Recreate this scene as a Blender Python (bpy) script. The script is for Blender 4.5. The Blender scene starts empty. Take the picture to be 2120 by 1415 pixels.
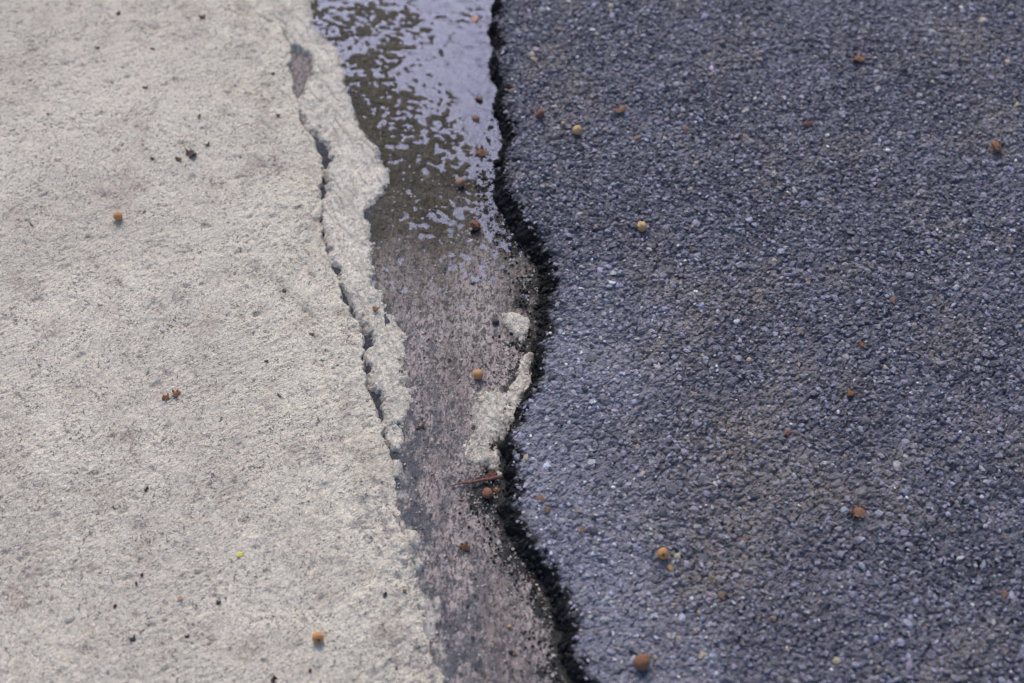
import bpy, math, random
import numpy as np
from mathutils import Vector, Matrix

random.seed(7)
RNG = np.random.default_rng(11)
scene = bpy.context.scene
col = scene.collection

# ------------------------------------------------------------------ camera
PITCH = math.radians(52.0)
DIST = 1.10
CAM = Vector((0.0, -DIST * math.cos(PITCH), DIST * math.sin(PITCH)))
LENS, SENSOR = 50.0, 36.0
cam_d = bpy.data.cameras.new('camera')
cam_d.lens = LENS
cam_d.sensor_width = SENSOR
cam_d.clip_start = 0.01
cam_d.clip_end = 500
cam_d.dof.use_dof = True
cam_d.dof.focus_distance = 1.085
cam_d.dof.aperture_fstop = 4.5
cam = bpy.data.objects.new('camera', cam_d)
cam.location = CAM
cam.rotation_euler = (math.pi / 2 - PITCH, 0, 0)
col.objects.link(cam)
scene.camera = cam

# ------------------------------------------------------------------ sky, soft sun, exposure
SUN_EL, SUN_AZ = math.radians(44), math.radians(-10)      # azimuth from +Y, towards +X
world = bpy.data.worlds.new('World')
scene.world = world
world.use_nodes = True
wn = world.node_tree.nodes
bg = wn['Background']
sky = wn.new('ShaderNodeTexSky')
sky.sky_type = 'NISHITA'
sky.sun_disc = False
sky.sun_elevation = SUN_EL
sky.sun_rotation = SUN_AZ
sky.air_density = 1.0
sky.dust_density = 2.0
sky.ozone_density = 1.0
world.node_tree.links.new(sky.outputs[0], bg.inputs[0])
bg.inputs[1].default_value = 0.13
sun_d = bpy.data.lights.new('sun', 'SUN')
sun_d.energy = 1.5
sun_d.angle = math.radians(27)
sun_d.color = (1.0, 0.955, 0.905)
sun = bpy.data.objects.new('sun', sun_d)
sdir = Vector((math.sin(SUN_AZ) * math.cos(SUN_EL), math.cos(SUN_AZ) * math.cos(SUN_EL), math.sin(SUN_EL)))
sun.rotation_euler = sdir.to_track_quat('Z', 'Y').to_euler()
sun.location = sdir * 20
col.objects.link(sun)
vs = scene.view_settings
vs.view_transform = 'Standard'
vs.look = 'None'
vs.gamma = 1.0
vs.use_curve_mapping = False
vs.exposure = 0.72
scene.cycles.use_denoising = True
scene.cycles.denoising_prefilter = 'ACCURATE'
scene.cycles.use_adaptive_sampling = False

# ------------------------------------------------------------------ pixel -> ground
def px(u, v, z=0.0):
    xc = (u - 1060.0) / 2120.0 * SENSOR / LENS
    yc = (707.5 - v) / 2120.0 * SENSOR / LENS
    d = np.array([xc, math.cos(PITCH) + yc * math.sin(PITCH), -math.sin(PITCH) + yc * math.cos(PITCH)])
    t = (CAM.z - z) / -d[2]
    return d[0] * t, CAM.y + d[1] * t

def mm_per_px(v):
    yc = (707.5 - v) / 2120.0 * SENSOR / LENS
    depth = CAM.z / (math.sin(PITCH) - yc * math.cos(PITCH))
    return depth * SENSOR / LENS / 2120.0

# ------------------------------------------------------------------ noise
def _hash(ix, iy, seed):
    h = (ix.astype(np.int64) * 374761393 + iy.astype(np.int64) * 668265263 + seed * 974634777) & 0xFFFFFFFF
    h = ((h ^ (h >> 13)) * 1274126177) & 0xFFFFFFFF
    h = ((h ^ (h >> 16)) * 2246822519) & 0xFFFFFFFF
    return (h ^ (h >> 15)) & 0xFFFFFFFF

def perlin(x, y, seed=0):
    ix, iy = np.floor(x), np.floor(y)
    fx, fy = x - ix, y - iy
    ux, uy = fx * fx * fx * (fx * (fx * 6 - 15) + 10), fy * fy * fy * (fy * (fy * 6 - 15) + 10)
    def g(dx, dy):
        a = _hash(ix + dx, iy + dy, seed) * (2 * math.pi / 4294967296.0)
        return np.cos(a) * (fx - dx) + np.sin(a) * (fy - dy)
    a = g(0, 0) * (1 - ux) + g(1, 0) * ux
    b = g(0, 1) * (1 - ux) + g(1, 1) * ux
    return (a * (1 - uy) + b * uy) * 1.5

def fbm(x, y, wl, octv=3, seed=0, gain=0.5):
    s, amp = 0.0, 1.0
    f = 1.0 / wl
    for o in range(octv):
        s = s + amp * perlin(x * f + 17.3 * o, y * f - 9.1 * o, seed + o)
        f *= 2.03
        amp *= gain
    return s

def worley(x, y, wl, seed=0):
    x, y = x / wl, y / wl
    ix, iy = np.floor(x), np.floor(y)
    f1 = np.full(np.shape(x), 9.0)
    f2 = np.full(np.shape(x), 9.0)
    for dx in (-1, 0, 1):
        for dy in (-1, 0, 1):
            h = _hash(ix + dx, iy + dy, seed)
            px_ = ix + dx + (h & 0xFFFF) / 65536.0
            py_ = iy + dy + (h >> 16) / 65536.0
            d = np.hypot(px_ - x, py_ - y)
            f2 = np.minimum(f2, np.maximum(f1, d))
            f1 = np.minimum(f1, d)
    return f1, f2

def sstep(a, b, x):
    t = np.clip((x - a) / (b - a), 0, 1)
    return t * t * (3 - 2 * t)

# ------------------------------------------------------------------ the lines of the photograph
Z_SLAB, Z_GUT, Z_ROAD = -0.0030, -0.0075, 0.010
Z_WATER = Z_GUT + 0.0004

def line(pts, z):
    w = np.array([px(u, v, z) for u, v in pts])
    o = np.argsort(w[:, 1])
    return w[o, 1], w[o, 0]

def sample(ln, y):
    ys, xs = ln
    r = np.interp(y, ys, xs)
    n = len(ys)
    k = (xs[-1] - xs[-4]) / (ys[-1] - ys[-4]) * 0.3
    r = r + np.where(y > ys[-1], (y - ys[-1]) * k / (1 + np.abs(y)), 0)
    k0 = (xs[3] - xs[0]) / (ys[3] - ys[0]) * 0.3
    return r + np.where(y < ys[0], (y - ys[0]) * k0 / (1 + np.abs(y)), 0)

SLAB_PX = [(552, -40), (562, 0), (580, 50), (603, 105), (597, 150), (612, 200), (621, 255), (645, 285), (664, 322), (664, 380),
           (661, 460), (667, 505), (688, 550), (702, 595), (722, 645), (746, 682), (752, 722), (748, 770), (760, 812), (778, 850),
           (790, 890), (806, 940), (817, 985), (818, 1040), (838, 1088), (868, 1125), (868, 1180), (880, 1240), (893, 1300), (905, 1360), (922, 1430)]
MORT_PX = [(640, -40), (642, 20), (650, 60), (690, 92), (705, 130), (716, 180), (745, 262), (782, 305), (805, 375), (790, 400),
           (765, 440), (770, 580), (800, 640), (838, 690), (835, 760), (850, 820), (840, 880), (832, 940), (828, 1000), (825, 1060),
           (842, 1090), (870, 1130), (872, 1180), (885, 1240), (897, 1300), (910, 1360), (925, 1430)]
ROAD_PX = [(1036, -40), (1033, 0), (1018, 37), (1034, 73), (1024, 110), (1033, 140), (1040, 173), (1037, 207), (1050, 250), (1058, 283),
           (1042, 313), (1040, 350), (1040, 383), (1064, 417), (1090, 467), (1110, 485), (1130, 515), (1136, 560), (1146, 585),
           (1134, 608), (1135, 659), (1122, 690), (1113, 739), (1112, 785), (1088, 815), (1070, 852), (1060, 879), (1050, 908),
           (1058, 944), (1062, 977), (1057, 1037), (1073, 1084), (1103, 1131), (1137, 1177), (1165, 1227), (1177, 1277), (1178, 1327),
           (1193, 1371), (1225, 1430)]
L_SLAB, L_MORT, L_ROAD = line(SLAB_PX, Z_SLAB - 0.003), line(MORT_PX, Z_GUT + 0.002), line(ROAD_PX, Z_ROAD)

def slab_edge(y):
    return sample(L_SLAB, y) + 0.0026 * fbm(y, y * 0 + 3.3, 0.020, 5, 5, 0.65)

def mort_edge(y):
    return sample(L_MORT, y)

def road_edge(y):
    return sample(L_ROAD, y) + 0.0034 * fbm(y, y * 0 + 8.1, 0.020, 6, 9, 0.68)

# ------------------------------------------------------------------ heights of the three surfaces
def slab_z(x, y, att=1.0):
    t = slab_edge(y) - x                                  # distance in from the edge
    z = Z_SLAB + 0.0016 * fbm(x, y, 0.16, 2, 21) + att * (0.00070 * fbm(x, y, 0.018, 3, 22)
        + 0.00045 * fbm(x, y, 0.0046, 2, 23)
        + 0.0005 * np.abs(perlin((x + 0.8 * y) * 95, (y - 0.8 * x) * 30, 28)) * sstep(-0.2, 0.35, perlin(x * 9, y * 9, 29)))
    p1, _ = worley(x + 0.0035 * perlin(x * 160, y * 160, 4), 1.5 * y + 0.004 * perlin(x * 190, y * 190, 6), 0.0085, 24)
    z = z - att * 0.0012 * sstep(0.25, 0.08, p1) * sstep(0.05, 0.45, perlin(x * 26, y * 26, 27))
    p2, _ = worley(x + 0.004 * perlin(x * 170, y * 170, 7), y + 0.004 * perlin(x * 150, y * 150, 8), 0.034, 25)
    z = z - att * 0.0016 * sstep(0.10, 0.04, p2)
    # trowelled ledges close to the edge
    ridge = np.abs(perlin(t * 46 + 1.2 * perlin(x * 9, y * 9, 31), y * 7.5, 32))
    z = z - att * 0.0011 * sstep(0.16, 0.0, ridge) * sstep(0.085, 0.02, t)
    near = sstep(-0.06, -0.16, y)
    q = t + 0.010 * fbm(x, y, 0.022, 4, 34, 0.6) * near
    z = z - near * 0.0006 * sstep(0.016, -0.002, q)
    tn = fbm(x, y * 0.5, 0.030, 3, 35) * 2.2
    z = z + att * 0.0010 * (np.floor(tn) + sstep(0.7, 1.0, tn - np.floor(tn))) * sstep(0.06, 0.025, t)
    z = z - 0.0022 * sstep(0.05, 0.0, t) + 0.0006 * sstep(0.004, 0.010, t) * sstep(0.03, 0.010, t)
    return z

def gutter_z(x, y, att=1.0):
    s = np.clip((x - mort_edge(y)) / (road_edge(y) - mort_edge(y)), -0.6, 1.1)
    yy = np.clip(y, -0.6, 0.9)
    up = sstep(0.0, 0.16, yy)
    depth = np.interp(yy, [-0.6, -0.2, 0.0, 0.075, 0.155, 0.28, 0.413, 0.9], [-5.0, -4.0, -1.7, -0.80, -0.40, -0.05, 0.3, 0.7])
    depth = depth + 0.9 * (s - 0.5) * up + 0.95 * np.exp(-((s - 0.84) / 0.20) ** 2) * sstep(0.145, 0.22, yy)
    blob = 1.5 * fbm(x + 0.45 * y, y * 1.25, 0.0078, 2, 41, 0.45) + 0.7 * fbm(x, y, 0.030, 2, 45)
    z = Z_WATER - 0.00045 * depth + att * 0.00045 * (0.35 + 0.65 * up) * blob
    z = z + att * 0.00080 * (1 - 0.60 * up) * fbm(x * 1.0, y * 0.42, 0.0052, 3, 42, 0.6)
    z = z + 0.00035 * fbm(x, y, 0.07, 2, 43)
    z = z - 0.0030 * sstep(0.02, -0.35, s)                # deeper under the crack
    return z

def road_z(x, y, att=1.0):
    t = x - road_edge(y)
    worn = worn_mask(x, y)
    wx, wy = x + 0.0030 * perlin(x * 130, y * 130, 51), y + 0.0030 * perlin(x * 130, y * 130, 52)
    a1, a2 = worley(wx, wy, 0.0082, 53)
    b1, b2 = worley(wx, wy, 0.0046, 54)
    z = Z_ROAD + 0.0022 * fbm(x, y, 0.13, 3, 61) + att * (1.0 - 0.30 * worn) * (0.0014 * fbm(x, y, 0.011, 3, 62)
        + 0.0006 * fbm(x, y, 0.0042, 2, 63) - 0.0015 * sstep(0.30, 0.0, a2 - a1) - 0.0012 * sstep(0.34, 0.0, b2 - b1))
    z = z - 0.0030 * np.exp(-np.maximum(t, 0) / 0.006) - 0.0012 * np.exp(-np.maximum(t, 0) / 0.03)
    return z

def worn_mask(x, y):
    t = x - road_edge(y)
    w = sstep(0.13, 0.01, t + 0.03 * fbm(x, y, 0.06, 2, 66)) * sstep(0.11, -0.04, y + 0.03 * fbm(x, y, 0.05, 2, 67))
    return w

DUST = [(*px(u, v_, Z_ROAD), r * mm_per_px(v_)) for u, v_, r in ((1565, 622, 60), (1420, 690, 45), (1310, 1075, 60), (1560, 1000, 90),
        (1500, 1150, 95), (1390, 745, 45), (1680, 1010, 70), (1150, 105, 40), (1600, 370, 45), (1960, 60, 60), (1480, 880, 60))]

def dust_mask(x, y):
    d = 0.55 * sstep(0.15, 0.65, fbm(x, y, 0.075, 4, 68, 0.6)) + 0.35 * np.exp(-((x - 0.15) / 0.09) ** 2 - ((y + 0.13) / 0.11) ** 2)
    n = fbm(x, y, 0.022, 3, 77)
    for bx, by, r in DUST:
        d = d + 0.8 * np.exp(-((x - bx) ** 2 + (y - by) ** 2) / (r * r)) * (0.75 + 0.8 * n)
    return np.clip(d, 0, 1)

# ------------------------------------------------------------------ mesh helpers
def graded(a, b, step, far_a, far_b, grow=1.22):
    c = list(np.arange(a, b + step / 2, step))
    s, p = step, c[-1]
    while p < far_b:
        s *= grow
        p += s
        c.append(p)
    s, p = step, c[0]
    while p > far_a:
        s *= grow
        p -= s
        c.insert(0, p)
    return np.array(c)

def mesh_np(name, V, F, mat, attrs=None, smooth=True):
    me = bpy.data.meshes.new(name)
    V = np.ascontiguousarray(V, np.float32)
    F = np.ascontiguousarray(F, np.int32)
    k = F.shape[1]
    me.vertices.add(len(V))
    me.vertices.foreach_set('co', V.ravel())
    me.loops.add(F.size)
    me.loops.foreach_set('vertex_index', F.ravel())
    me.polygons.add(len(F))
    me.polygons.foreach_set('loop_start', np.arange(0, F.size, k, dtype=np.int32))
    me.polygons.foreach_set('use_smooth', np.full(len(F), smooth))
    for n, a in (attrs or {}).items():
        a = np.asarray(a, np.float32)
        if a.ndim == 2:
            at = me.attributes.new(n, 'FLOAT_COLOR', 'POINT')
            at.data.foreach_set('color', np.hstack([a, np.ones((len(a), 1), np.float32)]).ravel())
        else:
            at = me.attributes.new(n, 'FLOAT', 'POINT')
            at.data.foreach_set('value', a)
    me.materials.append(mat)
    me.update(calc_edges=True)
    me.validate()
    return me

def grid_faces(n, m, keep=None):
    i = np.arange(n * m).reshape(n, m)
    f = np.stack([i[:-1, :-1], i[:-1, 1:], i[1:, 1:], i[1:, :-1]], -1).reshape(-1, 4)
    return f

def link(name, me, parent=None, label=None, cat=None, group=None, kind=None):
    o = bpy.data.objects.new(name, me)
    col.objects.link(o)
    if parent is not None:
        o.parent = parent
    if label:
        o['label'] = label
    if cat:
        o['category'] = cat
    if group:
        o['group'] = group
    if kind:
        o['kind'] = kind
    return o

def spacing(c):
    s = np.gradient(c)
    return np.abs(s)

# ------------------------------------------------------------------ materials
class Mat:
    def __init__(self, name, rough=0.8, spec=0.5):
        self.m = bpy.data.materials.new(name)
        self.m.use_nodes = True
        self.nt = self.m.node_tree
        self.b = self.nt.nodes['Principled BSDF']
        self.b.inputs['Roughness'].default_value = rough
        self.b.inputs['Specular IOR Level'].default_value = spec
        self.co = self.nt.nodes.new('ShaderNodeTexCoord').outputs['Object']
    def n(self, t, **kw):
        nd = self.nt.nodes.new(t)
        for k, v in kw.items():
            setattr(nd, k, v)
        return nd
    def l(self, a, b):
        self.nt.links.new(a, b)
    def stretch(self, sc, rot=0.0):
        mp = self.n('ShaderNodeMapping', vector_type='TEXTURE')
        sc = tuple(1.0 / q for q in sc)
        mp.inputs['Rotation'].default_value = (0, 0, math.radians(rot))
        mp.inputs['Scale'].default_value = sc
        self.l(self.co, mp.inputs[0])
        return mp.outputs[0]
    def noise(self, scale, detail=3, rough=0.55, co=None, dist=0.0):
        nd = self.n('ShaderNodeTexNoise')
        nd.inputs['Scale'].default_value = scale
        nd.inputs['Detail'].default_value = detail
        nd.inputs['Roughness'].default_value = rough
        nd.inputs['Distortion'].default_value = dist
        self.l(co or self.co, nd.inputs['Vector'])
        return nd.outputs[0]
    def voro(self, scale, co=None, out='Distance', feature='F1'):
        nd = self.n('ShaderNodeTexVoronoi', feature=feature)
        nd.inputs['Scale'].default_value = scale
        self.l(co or self.co, nd.inputs['Vector'])
        return nd.outputs[out]
    def ramp(self, fac, a, b, va=0.0, vb=1.0):
        nd = self.n('ShaderNodeMapRange', interpolation_type='SMOOTHSTEP')
        nd.inputs[1].default_value, nd.inputs[2].default_value = a, b
        nd.inputs[3].default_value, nd.inputs[4].default_value = va, vb
        self.l(fac, nd.inputs[0])
        return nd.outputs[0]
    def mix(self, fac, a, b, mode='MIX'):
        nd = self.n('ShaderNodeMix', data_type='RGBA', blend_type=mode)
        for s, v in ((nd.inputs[0], fac), (nd.inputs[6], a), (nd.inputs[7], b)):
            if isinstance(v, (int, float)):
                s.default_value = v
            elif isinstance(v, tuple):
                s.default_value = (*v, 1)
            else:
                self.l(v, s)
        return nd.outputs[2]
    def math(self, op, a, b=0.0):
        nd = self.n('ShaderNodeMath', operation=op)
        for s, v in zip(nd.inputs, (a, b)):
            if isinstance(v, (int, float)):
                s.default_value = v
            else:
                self.l(v, s)
        return nd.outputs[0]
    def attr(self, name, out='Fac'):
        return self.n('ShaderNodeAttribute', attribute_name=name).outputs[out]
    def bump(self, hs, strength=1.0):
        prev = None
        for h, dist in hs:
            b = self.n('ShaderNodeBump')
            b.inputs['Strength'].default_value = strength
            b.inputs['Distance'].default_value = dist
            self.l(h, b.inputs['Height'])
            if prev is not None:
                self.l(prev, b.inputs['Normal'])
            prev = b.outputs[0]
        self.l(prev, self.b.inputs['Normal'])
    def set(self, name, v):
        s = self.b.inputs[name]
        if isinstance(v, (int, float)):
            s.default_value = v
        elif isinstance(v, tuple):
            s.default_value = (*v, 1)
        else:
            self.l(v, s)

def mat_concrete():
    M = Mat('pale_concrete', 0.9, 0.25)
    big = M.noise(7, 3)
    c = M.mix(M.ramp(big, 0.35, 0.65), (0.475, 0.412, 0.343), (0.580, 0.509, 0.422))
    c = M.mix(M.math('MULTIPLY', M.attr('edge'), M.ramp(M.noise(22, 3), 0.3, 0.7, 0.40, 1.0)), c, (0.60, 0.535, 0.435))
    c = M.mix(M.math('MULTIPLY', M.attr('edge'), M.ramp(M.noise(38, 5, 0.68, M.stretch((1, 0.6, 1))), 0.50, 0.68, 0, 0.65)), c, (0.36, 0.30, 0.235))
    # brownish and grey blotches
    c = M.mix(M.ramp(M.noise(26, 5, 0.65), 0.52, 0.70, 0, 0.60), c, (0.36, 0.285, 0.23))
    c = M.mix(M.ramp(M.noise(62, 5, 0.7), 0.62, 0.76, 0, 0.55), c, (0.27, 0.24, 0.225))
    c = M.mix(M.ramp(M.voro(17, M.stretch((1, 1.3, 1))), 0.17, 0.03, 0, 0.45), c, (0.30, 0.245, 0.215))
    c = M.mix(M.math('MULTIPLY', M.attr('spot'), M.ramp(M.noise(240, 3, 0.65), 0.32, 0.62, 0.25, 0.85)), c, (0.27, 0.215, 0.195))
    # sand grains and fine dark specks
    c = M.mix(M.ramp(M.noise(430, 2, 0.6), 0.45, 0.70, 0, 0.4), c, (0.70, 0.65, 0.59))
    sp = M.math('MULTIPLY', M.ramp(M.noise(400, 2, 0.6, M.stretch((1.0, 1.25, 1)), 1.2), 0.54, 0.62), M.ramp(M.noise(48, 4), 0.32, 0.66, 0.30, 0.95))
    c = M.mix(sp, c, (0.14, 0.115, 0.10))
    sp2 = M.ramp(M.noise(230, 3, 0.65, M.stretch((1.5, 0.8, 1)), 1.2), 0.61, 0.68, 0, 0.9)
    c = M.mix(sp2, c, (0.105, 0.090, 0.090))
    sp3 = M.ramp(M.noise(120, 2, 0.6, None, 0.5), 0.72, 0.76, 0, 0.9)
    c = M.mix(sp3, c, (0.085, 0.065, 0.060))
    c = M.mix(M.math('MULTIPLY', M.attr('stain'), M.ramp(M.noise(130, 4, 0.7), 0.50, 0.60, 0, 0.85)), c, (0.14, 0.135, 0.15))
    s1 = M.stretch((2.6, 0.55, 1), -58)
    s2 = M.stretch((2.6, 0.55, 1), -15)
    sel = M.ramp(M.noise(8, 2), 0.42, 0.58)
    stroke = M.mix(sel, M.noise(150, 3, 0.6, s1, 0.5), M.noise(150, 3, 0.6, s2, 0.5))
    M.bump([(M.noise(700, 2, 0.6), 0.0009), (M.noise(300, 3, 0.6, M.stretch((1.3, 0.9, 1)), 1.4), 0.0018), (stroke, 0.0016)], 1.0)
    scr = M.math('MULTIPLY', M.ramp(stroke, 0.62, 0.70), M.ramp(M.noise(35, 3), 0.42, 0.62))
    M.set('Base Color', M.mix(M.math('MULTIPLY', scr, 0.7), c, (0.19, 0.165, 0.15)))
    return M.m

def mat_mortar():
    M = Mat('cement_skim', 0.85, 0.3)
    c = M.mix(M.ramp(M.noise(40, 4), 0.35, 0.68), (0.74, 0.66, 0.56), (0.60, 0.53, 0.445))
    c = M.mix(M.ramp(M.noise(120, 4, 0.65), 0.58, 0.74, 0, 0.55), c, (0.26, 0.235, 0.215))
    c = M.mix(M.ramp(M.noise(400, 2, 0.6, None, 1.0), 0.60, 0.68, 0, 0.65), c, (0.14, 0.125, 0.12))
    c = M.mix(M.ramp(M.noise(480, 2), 0.34, 0.44, 0.5, 0), c, (0.68, 0.65, 0.59))
    c = M.mix(M.ramp(M.noise(150, 4, 0.65, M.stretch((1.6, 0.35, 1)), 0.6), 0.57, 0.64, 0, 0.5), c, (0.28, 0.245, 0.22))
    c = M.mix(M.math('MULTIPLY', M.attr('dirt'), M.ramp(M.noise(240, 4, 0.7), 0.42, 0.56)), c, (0.20, 0.165, 0.155))
    M.set('Base Color', c)
    M.bump([(M.noise(1000, 3, 0.7), 0.0014), (M.noise(270, 3, 0.6, M.stretch((1.3, 0.8, 1)), 1.2), 0.0032)], 1.0)
    return M.m

def mat_gutter():
    M = Mat('gutter_concrete', 0.6, 0.5)
    wet = M.attr('wet')
    long_co = M.stretch((1.0, 0.28, 1.0))
    c = M.mix(M.ramp(M.noise(34, 4, 0.6, long_co), 0.34, 0.66), (0.230, 0.176, 0.165), (0.410, 0.330, 0.312))
    c = M.mix(M.ramp(M.noise(330, 3, 0.65, M.stretch((1, 0.5, 1)), 0.9), 0.47, 0.57, 0, 0.92), c, (0.060, 0.049, 0.052))
    c = M.mix(M.ramp(M.noise(620, 2, 0.6, M.stretch((1, 0.5, 1))), 0.42, 0.32, 0, 0.7), c, (0.46, 0.43, 0.42))
    c = M.mix(M.ramp(M.noise(210, 3, 0.6, M.stretch((1, 0.10, 1)), 0.3), 0.56, 0.64, 0, 0.6), c, (0.085, 0.066, 0.066))
    # bluish tar stains beside the slab
    sm = M.ramp(M.math('ADD', M.attr('smear'), M.ramp(M.noise(90, 5, 0.7, M.stretch((1, 0.6, 1))), 0.3, 0.7, -0.55, 0.55)), 0.42, 0.62, 0, 0.9)
    c = M.mix(sm, c, (0.46, 0.41, 0.365))
    st = M.math('MULTIPLY', M.attr('stain'), M.ramp(M.noise(75, 5, 0.7, M.stretch((1, 0.55, 1))), 0.44, 0.58))
    c = M.mix(M.math('MULTIPLY', st, 0.88), c, (0.050, 0.052, 0.070))
    wetc = M.mix(M.ramp(M.noise(60, 3), 0.35, 0.65), (0.055, 0.046, 0.025), (0.030, 0.025, 0.017))
    wetc = M.mix(M.ramp(M.noise(480, 3, 0.7), 0.48, 0.64, 0, 0.8), wetc, (0.014, 0.012, 0.010))
    c = M.mix(M.math('MULTIPLY', wet, 0.92), c, wetc)
    c = M.mix(M.attr('crack'), c, (0.038, 0.039, 0.052))
    c = M.mix(M.ramp(M.math('ADD', M.attr('tar'), M.ramp(M.noise(160, 5, 0.75), 0.3, 0.7, -0.5, 0.5)), 0.42, 0.60), c, (0.009, 0.0085, 0.010))
    M.set('Base Color', c)
    r = M.math('SUBTRACT', 0.62, M.math('MULTIPLY', wet, 0.40))
    M.set('Roughness', r)
    M.set('Specular IOR Level', M.math('ADD', 0.45, M.math('MULTIPLY', wet, -0.38)))
    M.bump([(M.noise(900, 3, 0.65, M.stretch((1, 0.5, 1))), 0.0012), (M.noise(300, 4, 0.65, M.stretch((1, 0.5, 1)), 0.6), 0.0024)], 1.0)
    return M.m

def mat_water():
    m = bpy.data.materials.new('puddle_water')
    m.use_nodes = True
    nt = m.node_tree
    nt.nodes.clear()
    out = nt.nodes.new('ShaderNodeOutputMaterial')
    mx = nt.nodes.new('ShaderNodeMixShader')
    tr = nt.nodes.new('ShaderNodeBsdfTransparent')
    tr.inputs[0].default_value = (0.86, 0.88, 0.84, 1)
    gl = nt.nodes.new('ShaderNodeBsdfGlossy')
    gl.inputs['Roughness'].default_value = 0.20
    gl.inputs['Color'].default_value = (0.53, 0.57, 0.87, 1)
    fr = nt.nodes.new('ShaderNodeFresnel')
    fr.inputs['IOR'].default_value = 1.33
    co = nt.nodes.new('ShaderNodeTexCoord')
    nz = nt.nodes.new('ShaderNodeTexNoise')
    nz.inputs['Scale'].default_value = 75
    nz.inputs['Detail'].default_value = 2
    bp = nt.nodes.new('ShaderNodeBump')
    bp.inputs['Strength'].default_value = 0.6
    bp.inputs['Distance'].default_value = 0.0022
    L = nt.links.new
    L(co.outputs['Object'], nz.inputs['Vector'])
    L(nz.outputs[0], bp.inputs['Height'])
    L(bp.outputs[0], gl.inputs['Normal'])
    L(fr.outputs[0], mx.inputs[0])
    L(tr.outputs[0], mx.inputs[1])
    L(gl.outputs[0], mx.inputs[2])
    L(mx.outputs[0], out.inputs[0])
    return m

def mat_road():
    M = Mat('asphalt_binder', 0.7, 0.5)
    c = M.mix(M.ramp(M.noise(14, 3), 0.35, 0.65), (0.070, 0.066, 0.090), (0.114, 0.108, 0.140))
    c = M.mix(M.math('MULTIPLY', M.attr('dust'), 0.75), c, (0.19, 0.155, 0.135))
    c = M.mix(M.math('MULTIPLY', M.attr('worn'), 0.75), c, (0.215, 0.208, 0.252))
    c = M.mix(M.ramp(M.noise(420, 3, 0.65), 0.55, 0.70, 0, 0.8), c, (0.022, 0.021, 0.024))
    c = M.mix(M.ramp(M.noise(520, 2, 0.6), 0.33, 0.25, 0, 0.8), c, (0.24, 0.235, 0.245))
    c = M.mix(M.attr('tar'), c, (0.0075, 0.007, 0.008))
    M.set('Base Color', c)
    M.set('Roughness', M.ramp(M.attr('tar'), 0, 1, 0.55, 0.8))
    M.set('Specular IOR Level', M.ramp(M.attr('tar'), 0, 1, 0.5, 0.15))
    M.bump([(M.noise(900, 3, 0.65), 0.0012), (M.noise(300, 3, 0.6), 0.0024)], 0.9)
    return M.m

def mat_stone():
    M = Mat('aggregate_stone', 0.55, 0.5)
    c = M.attr('tint', 'Color')
    c = M.mix(M.ramp(M.noise(420, 3, 0.65), 0.40, 0.72, 0, 0.55), c, M.mix(0.5, c, (0.02, 0.02, 0.024)))
    c = M.mix(M.ramp(M.noise(700, 2, 0.6), 0.36, 0.26, 0, 0.45), c, (0.26, 0.25, 0.26))
    M.set('Base Color', c)
    M.bump([(M.noise(850, 3, 0.65), 0.0012)], 0.8)
    return M.m

def mat_plain(name, c1, c2, rough=0.6, spec=0.4, scale=300, bump=0.0008, c3=None):
    M = Mat(name, rough, spec)
    c = M.mix(M.ramp(M.noise(scale, 3, 0.6), 0.35, 0.65), c1, c2)
    if c3:
        c = M.mix(M.ramp(M.noise(scale * 1.7, 3, 0.6), 0.55, 0.68, 0, 0.85), c, c3)
    M.set('Base Color', c)
    M.bump([(M.noise(scale * 2.5, 3, 0.6), bump)], 0.8)
    return M.m

MAT = {
    'concrete': mat_concrete(), 'mortar': mat_mortar(), 'gutter': mat_gutter(), 'water': mat_water(), 'road': mat_road(),
    'stone': mat_stone(),
}

# ------------------------------------------------------------------ ground surfaces
YS = graded(-0.33, 0.49, 0.00125, -30, 30)
YSP = spacing(YS)

# concrete slab: columns run inwards from its broken edge
TS = graded(0.0, 0.37, 0.00125, 0.0, 30)
prof_t = np.array([-0.0030, -0.0022, -0.0016, -0.0011, -0.0007, -0.0003])
prof_z = np.array([-0.0140, -0.0085, -0.0050, -0.0026, -0.0012, -0.0004])
T = np.concatenate([prof_t, TS])
Y2, T2 = np.meshgrid(YS, T, indexing='ij')
SPY, SPT = np.meshgrid(YSP, spacing(T), indexing='ij')
ATT = 1.0 / (1.0 + (np.maximum(SPY, SPT) / 0.004) ** 2)
X2 = slab_edge(Y2) - T2
Zs = slab_z(X2 - 0 * T2, Y2, ATT)
Zs[:, :6] = slab_z(slab_edge(Y2[:, :6]), Y2[:, :6], ATT[:, :6]) + prof_z[None, :]
X2[:, :6] += 0.0010 * fbm(Y2[:, :6], Zs[:, :6] * 1.5, 0.006, 3, 71)
stain_s = sstep(0.055, 0.0, T2 + 0.03 * fbm(X2, Y2, 0.04, 3, 75)) * sstep(-0.10, -0.18, Y2)
SPOTS = [(270, 905, 26), (527, 548, 15), (212, 275, 18), (206, 397, 13), (300, 1080, 30), (375, 610, 22), (180, 1175, 24), (70, 605, 22),
         (640, 945, 34), (80, 110, 22), (410, 70, 24), (100, 690, 26), (560, 340, 40), (700, 1170, 32), (60, 1195, 22), (215, 985, 24),
         (400, 1130, 20), (545, 640, 14), (450, 560, 26), (330, 640, 18)]
spot = np.zeros_like(X2)
for u, v_, r in SPOTS:
    bx, by = px(u, v_, Z_SLAB)
    rr = r * mm_per_px(v_)
    spot = np.maximum(spot, np.exp(-((X2 - bx) ** 2 + (Y2 - by) ** 2) / (rr * rr)))
spot = np.clip(spot * (0.8 + 1.1 * fbm(X2, Y2, 0.012, 3, 78)), 0, 1)
edge_a = sstep(0.16, 0.01, T2 + 0.05 * perlin(X2 * 14, Y2 * 14, 73))
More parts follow.
